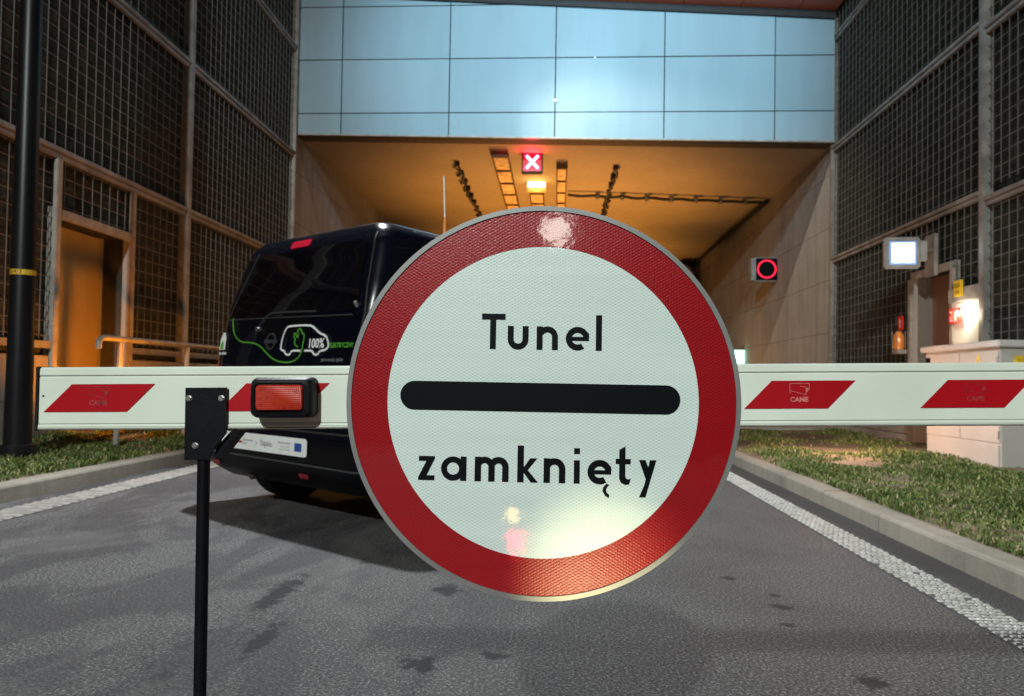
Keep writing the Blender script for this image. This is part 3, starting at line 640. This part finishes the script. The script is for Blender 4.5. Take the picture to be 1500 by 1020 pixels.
fs += [tuple(range((len(rows)-1)*N, len(rows)*N)), tuple(range(N-1, -1, -1))]
fm = [1 if (j//1) < 6 else 0 for j in range(len(rows)-1) for i in range(N)]+[0, 1]
m.v = vs; m.f = fs; m.m = fm
m.build('body', [MAT['paint'], MAT['trim']], van, smooth=50, world=False)
def patch(name, left, right, z0, z1, mat, off=.006, nx=24, nz=14, parent=None, r=.0):
    """curved patch on the rear face between left(z) and right(z)"""
    m = MB(); vs = []
    for j in range(nz+1):
        t = j/nz; z = z0+(z1-z0)*t
        ins = r*(1-math.sqrt(max(0, 1-(max(0, abs(2*t-1)-(1-2*r/(z1-z0)))/(2*r/(z1-z0)))**2))) if r else 0
        a, b = left(z)+ins, right(z)-ins
        for i in range(nx+1): x = a+(b-a)*i/nx; vs.append((x, rear(x, z, off), z))
    m.add(vs, [(j*(nx+1)+i, j*(nx+1)+i+1, (j+1)*(nx+1)+i+1, (j+1)*(nx+1)+i) for j in range(nz) for i in range(nx)])
    return m.build(name, mat, parent or van, smooth=True, world=False)
patch('rear_window', lambda z: -.805+(z-1.38)*.40, lambda z: .715-(z-1.38)*.16, 1.375, 1.855, MAT['glass'], .004, r=.05)
TV = lambda off: (lambda p, q, dd: (p, rear(p, q, off+dd), q))
def strip(name, pts, w, mat, off=.006, closed=False, parent=van, cap=0):
    P = []
    for a, b in zip(pts, pts[1:]+([pts[0]] if closed else [])):
        L = math.hypot(b[0]-a[0], b[1]-a[1]); k = max(1, int(L/.02))
        for i in range(k): P.append((a[0]+(b[0]-a[0])*i/k, a[1]+(b[1]-a[1])*i/k))
    if not closed: P.append(pts[-1])
    return MB().ribbon(P, w, 0, .002, TV(off), closed=closed).build(name, mat, parent, world=False)
def smoothp(P, it=2, closed=False):
    for _ in range(it):
        Q = [] if closed else [P[0]]
        n = len(P)
        for i in range(n if closed else n-1):
            a, b = P[i], P[(i+1) % n]; Q += [(a[0]*.75+b[0]*.25, a[1]*.75+b[1]*.25), (a[0]*.25+b[0]*.75, a[1]*.25+b[1]*.75)]
        if not closed: Q.append(P[-1])
        P = Q
    return P
# tailgate seams, handle, lamps
strip('tailgate_seam', [(-.80, 1.0), (-.80, 1.36), (-.64, 1.88)], .008, MAT['chrome'], .003); strip('tailgate_seam', [(.78, .62), (.785, 1.36), (.70, 1.90)], .010, MAT['dark'], .003)
strip('waist_crease', smoothp([(-.80, 1.372), (-.4, 1.368), (.0, 1.360), (.68, 1.348)], 1), .008, MAT['chrome'], .006)
hd = strip('tailgate_garnish', smoothp([(-.37, 1.25), (-.345, 1.31), (-.27, 1.385), (-.2, 1.402), (.30, 1.388)], 2), .012, MAT['chrome'], .012)
MB().tube([(-.34, rear(-.34, 1.285)-.03, 1.285), (-.34, rear(-.34, 1.285), 1.285)], .016, 8).build('camera_button', MAT['steel'], hd, world=False)
patch('handle_recess', lambda z: -.37+(z-1.22)*.6, lambda z: .27, 1.22, 1.36, MAT['trim'], .003)
patch('brake_light', lambda z: -.235, lambda z: -.0, 1.875, 1.93, MAT['lamp_red'], .012, r=.02)
patch('tail_light', lambda z: .80+(1.1-z)*.02, lambda z: .855, .72, 1.06, MAT['lamp_red'], .008, nx=6); patch('tail_light', lambda z: -.86, lambda z: -.80, .72, 1.03, MAT['lamp_red'], .008, nx=6)
patch('reflector', lambda z: -.83, lambda z: -.74, .30, .335, MAT['refl'], .008, nx=6); patch('reflector', lambda z: .25, lambda z: .35, .29, .33, MAT['refl'], .008, nx=6)
strip('bumper_line', [(-.85, .60), (.85, .60)], .012, MAT['dark'], .005); strip('bumper_line', [(-.84, .40), (.84, .385)], .010, MAT['chrome'], .004)
# sponsor board
bd = patch('sponsor_board', lambda z: -.67, lambda z: .365, .44, .557, MAT['white'], .010, r=.02)
TB = lambda x0, z0: (lambda p, q, dd: (x0+.11+p, rear(x0+.11+p, z0+q, .013), z0+q))
TD = lambda p, q, dd: TV(.013)(p+.11, q, dd)
MB().prism([(.125, .472), (.20, .472), (.20, .525), (.125, .525)], 0, .001, TD).build('blue_flag', MAT['blue_s'], bd, world=False)
MB().prism([(-.575, .485), (-.505, .485), (-.505, .499), (-.575, .499)], 0, .001, TD).build('red_flag', MAT['lamp_red'], bd, world=False)
text_mesh('Śląskie.', .052, TB(-.28, .482), .95).build('lettering', MAT['grey'], bd, world=False)
for tx, s_, x0, z0 in (('Fundusze', .019, -.70, .52), ('Europejskie', .019, -.70, .50), ('Program Regionalny', .013, -.70, .482), ('Rzeczpospolita', .020, -.49, .503), ('Polska', .020, -.49, .480), ('Unia Europejska', .021, -.06, .512), ('Europejski Fundusz', .013, -.03, .490), ('Rozwoju Regionalnego', .012, -.04, .472)):
    text_mesh(tx, s_, TB(x0, z0)).build('lettering', MAT['grey'], bd, world=False)
text_mesh('♪', .05, TB(-.335, .480)).build('lettering', MAT['grey'], bd, world=False)
# graphics
out = [(0.242, 1.126), (0.328, 1.125), (0.340, 1.108), (0.364, 1.096), (0.393, 1.101), (0.409, 1.122), (0.466, 1.128), (0.494, 1.145), (0.486, 1.18), (0.456, 1.219), (0.38, 1.24), (0.314, 1.279), (0.259, 1.296), (0.03, 1.296), (0.005, 1.286), (-0.018, 1.242), (-0.034, 1.176), (-0.031, 1.135), (0.014, 1.127), (0.028, 1.108), (0.054, 1.099), (0.085, 1.104), (0.097, 1.128), (0.196, 1.126)]
strip('van_outline_graphic', smoothp(out, 1), .013, MAT['white'], .012)
strip('cable_graphic', smoothp([(-.718, 1.379), (-.69, 1.301), (-.624, 1.235), (-.547, 1.197), (-.416, 1.194), (-.302, 1.173), (-.203, 1.118), (-.106, 1.068), (-.001, 1.049), (.101, 1.049), (.174, 1.07), (.215, 1.113), (.218, 1.171), (.225, 1.207), (.22, 1.236), (.201, 1.243)], 2), .009, MAT['green'], .0135)
strip('plug_graphic', smoothp([(.202, 1.236), (.176, 1.27), (.157, 1.274), (.139, 1.263), (.160, 1.226), (.148, 1.212), (.121, 1.246), (.103, 1.239), (.117, 1.209), (.13, 1.202), (.118, 1.184), (.138, 1.161), (.17, 1.151)], 1), .009, MAT['green'], .0135)
text_mesh('100%', .085, lambda p, q, dd: (.272+p, rear(.272+p, 1.144+q, .014), 1.144+q), .95, .002).build('lettering', MAT['white'], van, world=False)
text_mesh('ELEKTRYCZNY', .042, lambda p, q, dd: (.502+p, rear(.502+p, 1.142+q, .014), 1.142+q), .86, .0012).build('lettering', MAT['green'], van, world=False)
text_mesh('zero emisji spalin', .034, lambda p, q, dd: (.43+p, rear(.43+p, 1.055+q, .014), 1.055+q), .95).build('lettering', MAT['grey'], van, world=False)
TT = TV(.012); MB().ring((-.16, 1.195), .046, .060, 0, .006, TT, 32).prism([(-.235, 1.182), (-.085, 1.182), (-.085, 1.208), (-.235, 1.208)], 0, .008, TT).build('maker_badge', MAT['chrome'], van, world=False)
MB().prism([(-.845, 1.146), (-.845, 1.225), (-.815, 1.275), (-.79, 1.275), (-.765, 1.235), (-.765, 1.146)], 0, .001, TV(.010)).build('bottle_graphic', MAT['white'], van, world=False)
MB().prism([(-.825, 1.15), (-.825, 1.19), (-.795, 1.215), (-.785, 1.15)], 0, .001, TV(.013)).build('leaf_graphic', MAT['green'], van, world=False)
text_mesh('SOLIMAR', .026, lambda p, q, dd: (-.845+p, rear(-.845+p, 1.11+q, .012), 1.11+q), 1.05, .001).build('lettering', MAT['white'], van, world=False)
# side windows, arches, wheels
for s_ in (1, -1):
    for (a, b) in ((.42, 1.30), (1.36, 2.25), (2.3, 3.05)):
        m = MB(); vs = []
        for j in range(9):
            z = 1.16+.50*j/8; w = vp_(z)[1]+.004
            for i in range(7): y = a+(b-a)*i/6+(.10*j/8 if a < .5 else 0)*(1-i/6)-(.6*j/8 if b > 3 else 0)*(i/6); vs.append((s_*w+VX, y, z))
        m.add(vs, [(j*7+i, j*7+i+1, (j+1)*7+i+1, (j+1)*7+i) for j in range(8) for i in range(6)]); m.build('side_window', MAT['glass'], van, smooth=True, world=False)
    for yy in (.66, 3.5):
        T = lambda p, q, dd: (s_*dd, yy+p, .31+q)
        m = MB(); m.prism([(.38*math.cos(PI*k/12), .38*math.sin(PI*k/12)) for k in range(13)]+[(-.38, -.1), (.38, -.1)], .80, .876, T); m.build('wheel_arch', MAT['dark'], van, world=False)
        w = MB(); w.ring((0, 0), .20, .315, .66, .86, T, 40); o = w.build('wheel', MAT['rubber'], van, smooth=40, world=False)
        w = MB(); w.ring((0, 0), .05, .20, .80, .84, T, 30).prism([(.2*math.cos(PI*k/12), .2*math.sin(PI*k/12)) for k in range(24)], .70, .79, T); w.build('rim', MAT['chrome'], o, world=False)
MB().box(-.7, .7, .55, 3.9, .20, .35).tube([(-.6, .66, .3), (.6, .66, .3)], .05, 8).build('underbody', MAT['trim'], van, world=False)
MB().tube([(-.45, .10, .24), (-.45, .35, .26)], .03, 8).build('exhaust', MAT['dark'], van, world=False)
an = MB().tube([(.45, 1.10, 1.98), (.45, 1.10, 2.185)], [.016, .011], 8); a_ = an.build('antenna', MAT['orange'], van, world=False); MB().tube([(.45, 1.10, 2.185), (.45, 1.08, 2.50)], .0055, 6).build('whip', MAT['white'], a_, world=False)
MB().tube([(.70, rear(.70, 1.42)-.02, 1.43), (.70, rear(.70, 1.42), 1.40)], .012, 6).build('hinge', MAT['steel'], van, world=False)

# ------------------------------------------------------------------ barrier boom
O = Vector((-.832, 1.10, .908)); Dv = Vector((1.58, .09, .037)).normalized(); Nv = Vector((Dv.y, -Dv.x, 0)).normalized(); Uv = Nv.cross(Dv)*-1
if Uv.z < 0: Uv = -Uv
TBm = lambda p, q, dd: O+Dv*p+Uv*q+Nv*dd           # p along, q up, dd towards the camera
bo = empty('barrier_boom', O, 'white barrier boom with slanted red stripes lowered across the road', 'barrier')
h = .0505
sec = [(-.0, -h), (.0, -h+.0), (.002, -h+.006), (.0, -h+.009), (.0, h-.017), (-.0015, h-.0155), (-.0015, h-.0145), (.0, h-.013), (.0, h-.003), (-.004, h), (-.046, h), (-.05, h-.004), (-.05, -h+.004), (-.046, -h), (-.004, -h)]
sec = sec[1:]
LB = 3.9
m = MB(); n = len(sec); m.add([TBm(p, q, dd) for p in (0, LB) for dd, q in sec], [(i, (i+1) % n, (i+1) % n+n, i+n) for i in range(n)]+[tuple(range(n)), tuple(range(2*n-1, n-1, -1))])
m.build('beam', MAT['boom'], bo)
m = MB(); m.prism([(0.0, h-.0135), (LB, h-.0135), (LB, h-.0125), (0.0, h-.0125)], .0002, .0006, TBm); m.prism([(0.0, -h+.0095), (LB, -h+.0095), (LB, -h+.0105), (0.0, -h+.0105)], .0002, .0006, TBm); m.prism([(0.0, -h+.0015), (LB, -h+.0015), (LB, -h+.003), (0.0, -h+.003)], .001, .0024, TBm); m.build('groove', MAT['boomg'], bo)
m = MB(); m.prism([(-.004, -h-.001), (.0, -h-.001), (.0, h+.001), (-.004, h+.001)], -.052, .003, TBm); m.build('end_cap', MAT['rubber'], bo)
MB().ring((.007, .0045), .0, .0016, .0006, .001, TBm, 14).build('rivet', MAT['ink'], bo)
for k in range(13):
    a = .0085+k*.2815
    st = MB().prism([(a, -.0215), (a+.134, -.0215), (a+.179, .023), (a+.045, .023)], .0008, .0013, TBm).build('red_stripe', MAT['stripe'], bo)
    if k in (0, 4, 5, 6):
        mt = MAT['mark'] if k == 4 else MAT['mark2']; cx = a+.090
        TL = lambda p, q, dd: TBm(cx+p, q, .0015+dd*.1)
        s1 = .0009
        MB().ribbon([(-.0165, .0025), (-.0165, .0185), (.0145, .0185), (.0145, .008)], s1, 0, .002, TL).ribbon([(-.0165, .0070), (.009, .0005), (.009, .0125), (0, .0145)], s1, 0, .002, TL).prism([(.009, .0125), (.013, .011), (.0135, .008), (.010, .004)], 0, .002, TL).build('emblem', mt, st)
        text_mesh('CAME', .0105, lambda p, q, dd: TBm(cx-.0165+p, -.0105+q, .0016), 1.04, .0005).build('lettering', mt, st)
# bracket and leg
m = MB(); m.prism([(.240, .0165), (.306, .0165), (.306, -.056), (.283, -.086), (.279, -.0985), (.240, -.0985)], .004, .008, TBm); m.build('bracket', MAT['black'], bo)
for (p, q) in ((.2465, -.0005), (.2985, -.0005), (.2575, -.0755)):
    b = MB(); b.ring((p, q), .0, .0052, .008, .0092, TBm, 20).prism([(p+.0042*math.cos(k*PI/3+.3), q+.0042*math.sin(k*PI/3+.3)) for k in range(6)], .0092, .0125, TBm); b.build('bolt', MAT['steel'], bo)
m = MB(); m.tube([TBm(.266, -.075, -.004), TBm(.266, -.12, -.004), TBm(.2645, -.50, -.006), TBm(.2635, -.895, -.008)], .0098, 16); m.build('leg', MAT['black'], bo, smooth=40)
MB().ring((0, 0), .0, .03, 0, .006, lambda p, q, dd: TBm(.2635+p, -.90+dd, -.008+q), 20).build('leg_foot', MAT['rubber'], bo)
m = MB(); m.prism([(.288, -.078), (.312, -.0515), (.323, -.0505), (.323, -.054), (.292, -.094), (.284, -.094)], -.04, -.002, TBm); m.build('strut', MAT['black'], bo)
# lamp on boom
def rrect(cx, cz, w, hh, r, n=6):
    P = []
    for sx, sz, a0 in ((1, 1, 0), (-1, 1, PI/2), (-1, -1, PI), (1, -1, 1.5*PI)):
        for k in range(n+1): a = a0+PI/2*k/n; P.append((cx+sx*(w/2-r)+r*math.cos(a), cz+sz*(hh/2-r)+r*math.sin(a)))
    return P
def loft(name, secs, mat, parent, T, cap=True, smooth=40):
    m = MB(); n = len(secs[0][0]); 
    for P, dd in secs: m.v += [tuple(T(p, q, dd)) for p, q in P]
    m.f = [(j*n+i, j*n+(i+1) % n, (j+1)*n+(i+1) % n, (j+1)*n+i) for j in range(len(secs)-1) for i in range(n)]
    if cap: m.f += [tuple(range((len(secs)-1)*n, len(secs)*n))]
    m.m = [0]*len(m.f); return m.build(name, mat, parent, smooth=smooth)
lx, lz = .402, .0005
lens = emit('lens_glow', (1, .10, .01), .16, (.55, .03, .008)); nt = NT('lens_red')
sep = nt.n('ShaderNodeSeparateXYZ'); nt.l(nt.co(), sep.inputs[0])
gx = nt.math('ABSOLUTE', nt.math('SUBTRACT', nt.math('FRACT', nt.math('MULTIPLY', sep.outputs[0], 340)), .5)); gz = nt.math('ABSOLUTE', nt.math('SUBTRACT', nt.math('FRACT', nt.math('MULTIPLY', sep.outputs[2], 340)), .5))
cells = nt.ramp(nt.math('MAXIMUM', gx, gz), [(.3, (.30, .012, .004)), (.5, (.46, .045, .012))])
vor = nt.n('ShaderNodeTexVoronoi'); vor.inputs['Scale'].default_value = 95; nt.l(nt.co(), vor.inputs['Vector'])
nt.base(nt.mix(nt.ramp(vor.outputs['Distance'], [(.15, (.75, .75, .75)), (.4, (0, 0, 0))]), cells, (.22, .004, .004))); nt.set(rough=.35, coat=.35, coatr=.06, spec=.3)
bb = nt.bump(nt.math('MAXIMUM', gx, gz), .5, .001)
wl = bo
HS = [(rrect(lx, lz, .098, .064, .010), .001), (rrect(lx, lz, .0985, .064, .010), .022), (rrect(lx, lz, .096, .061, .011), .033), (rrect(lx, lz, .090, .056, .010), .0385), (rrect(lx, lz, .080, .046, .008), .0395), (rrect(lx, lz, .078, .044, .008), .037)]
lh = loft('warning_lamp', HS, MAT['black'], bo, TBm)
loft('lens', [(rrect(lx-.001, lz+.0, .074, .040, .007), .0372), (rrect(lx-.001, lz, .0735, .0395, .007), .041), (rrect(lx-.001, lz, .070, .036, .007), .0430)], nt.m, lh, TBm)

# ------------------------------------------------------------------ tunnel closed sign
sg = empty('tunnel_closed_sign', (-.022, 1.085, .921), 'round red and white sign reading Tunel zamknięty, fixed on the boom', 'road sign')
cS = Vector((-.0215, 1.089, .9205)); sk = .001047
ya = R(1.6); sx = Vector((math.cos(ya), math.sin(ya), 0)); sn = Vector((sx.y, -sx.x, 0))
TS = lambda p, q, dd: cS+sx*p+Vector((0, 0, 1))*q+sn*dd
RS = .2985
m = MB().prism([(RS*math.cos(2*PI*k/128), RS*math.sin(2*PI*k/128)) for k in range(128)], -.004, 0, TS); m.build('back_plate', MAT['alu'], sg)
m = MB(); m.ring((0, 0), RS-.0055, RS+.0018, -.014, .003, TS, 160); m.build('rim', MAT['rimgrey'], sg, smooth=40)
m = MB()
NR = 160
m.add([TS(rr*math.cos(2*PI*k/NR), rr*math.sin(2*PI*k/NR), .0006) for rr in (.2372, RS-.0052) for k in range(NR)], [(k, (k+1) % NR, (k+1) % NR+NR, k+NR) for k in range(NR)]); m.build('red_ring', MAT['signr'], sg)
m = MB(); m.add([TS(.2374*math.cos(2*PI*k/NR), .2374*math.sin(2*PI*k/NR), .0004) for k in range(NR)], [tuple(range(NR))]); m.build('white_face', MAT['signw'], sg)
m = MB(); hw, hr = .2135, .0222
P = [(hw-hr+hr*math.cos(a), hr*math.sin(a)) for a in [-PI/2+PI*k/20 for k in range(21)]]+[(-hw+hr+hr*math.cos(a), hr*math.sin(a)) for a in [PI/2+PI*k/20 for k in range(21)]]
m.prism([(p-.004, q+.0055) for p, q in P], .0007, .0010, TS); m.build('black_bar', MAT['ink'], sg)
def arc(cx, cy, r, a0, a1, n=18): return [(cx+r*math.cos(R(a0+(a1-a0)*k/n)), cy+r*math.sin(R(a0+(a1-a0)*k/n))) for k in range(n+1)]
def glyph(m, ch, x, y, sw=8.8, xh=34.5):
    h = sw/2; L = []; F = []
    if ch == 'T': L = [([(0, 52-h), (34.7, 52-h)], sw), ([(16.7, 52-sw+.1), (16.7, 0)], sw)]
    if ch == 'u': L = [([(h, xh), (h, 15)]+arc(15.25, 15, 10.85, 180, 360)[1:]+[(26.1, xh)], sw)]
    if ch in 'nm':
        if ch == 'n': L = [([(h, 0), (h, xh)], sw), (arc(15.6, xh-15.6, 11.2, 150, 0)+[(26.8, 0)], sw)]
        else: L = [([(h, 0), (h, xh)], sw), (arc(14.5, xh-14.5, 10.1, 150, 0)+[(24.6, 0)], sw), (arc(34.7, xh-14.5, 10.1, 150, 0)+[(44.8, 0)], sw)]
    if ch in 'eę':
        L = [(arc(17, 17.2, 12.9, 8, 305, 40), sw)]; F = [[(8, 20), (33.6, 20), (33.6, 14.0), (8, 14.0)], [(25.5, 20), (33.6, 20), (33.4, 26), (26.5, 26)]]
        if ch == 'ę': F.append([(27, 1), (22.5, -4), (21.2, -10), (25.6, -17), (30.6, -19.5), (31.3, -15), (27.6, -12), (26.4, -8), (28, -4), (31, -1)])
    if ch == 'l': L = [([(h, 0), (h, 52)], sw)]
    if ch == 'z': F = [[(.5, 35), (24, 35), (24, 31.5), (12.2, 7.2), (23.8, 7.2), (23.8, 0), (0, 0), (0, 4.5), (11.5, 27.8), (.5, 27.8)]]
    if ch == 'a': L = [(arc(17.2, 17.6, 13.2, 0, 360, 40), sw*.93), ([(32.4, 35.3), (32.4, 0)], sw*.95)]
    if ch == 'k': L = [([(h, 0), (h, 53)], sw)]; F = [[(5, 15.5), (18.5, 35), (29, 35), (13.5, 15.5)], [(5, 19.5), (11.5, 22), (30.5, 0), (19.8, 0)]]
    if ch == 'i': F = [[(.4, 0), (9, 0), (9, 33.5), (.4, 33.5)], [(.4, 42.5), (9, 42.5), (9, 51), (.4, 51)]]
    if ch == 't': F = [[(5.4, 50), (14.4, 55), (14.4, 37), (22, 37), (22, 29.5), (14.4, 29.5), (14.4, 12), (16, 8.6), (19.5, 7.8), (22.5, 9), (20, .4), (14, -.2), (8.4, 2.5), (5.6, 8), (5.4, 29.5), (.4, 29.5), (.4, 37), (5.4, 37)]]
    if ch == 'y': F = [[(0, 36), (9.4, 36), (16.5, 17.5), (11.5, 3.5)], [(15.6, 36), (25, 36), (9.8, -17.5), (.6, -17.5), (8.2, 1.2)]]
    D = .0007+random.uniform(0, .00005)
    T = lambda p, q, dd: TS((x+p)*sk, (y+q)*sk, dd)
    for i, (pts, w) in enumerate(L): m.ribbon(pts, w, D+i*.00004, .0010+i*.00004, T)
    for i, F_ in enumerate(F): m.prism(F_, D+.00012+i*.00004, .0011+i*.00004, T)
m = MB()
for ch, x in (('T', 704.5), ('u', 742.8), ('n', 785.2), ('e', 828), ('l', 871.5)): glyph(m, ch, x-795.5+1, 588.5-513.6)
m.build('lettering', MAT['ink'], sg)
m = MB()
for ch, x in (('z', 618.5), ('a', 652), ('m', 700.8), ('k', 762.8), ('n', 801), ('i', 844.3), ('ę', 865), ('t', 904.5), ('y', 938.4)): glyph(m, ch, x-795.5-1.5, 588.5-706.3, 9.4, 35.5)
m.build('lettering', MAT['ink'], sg)
# clamps behind the sign
for z in (-.012, .012): pass
MB().prism([(-.25, -.015), (.25, -.015), (.25, .015), (-.25, .015)], -.03, -.0045, TS).build('mounting_channel', MAT['alu'], sg)

# unseen glow box added behind the camera for reflections in the glossy sign
g = empty('reflection_glow_box', (-.05, -1.5, 0), 'unseen box glowing red and amber, added for reflections in the sign', 'lamp')
MB().box(-.12, .02, -1.62, -1.52, 0, .36, bev=.01).build('housing', MAT['black'], g)
MB().box(-.09, -.005, -1.519, -1.505, .08, .18, bev=.004).build('red_lens', emit('red_mirror_glow', (1, .0, .05), 75), g)
MB().ring((0, 0), 0, .034, 0, .01, lambda p, q, dd: (-.065+p, -1.505-dd, .265+q), 20).build('amber_glow_disc', emit('amber_mirror_glow', (1, .62, .22), 35), g)

for o in ORIG:
    if '_o' in o: del o['_o']
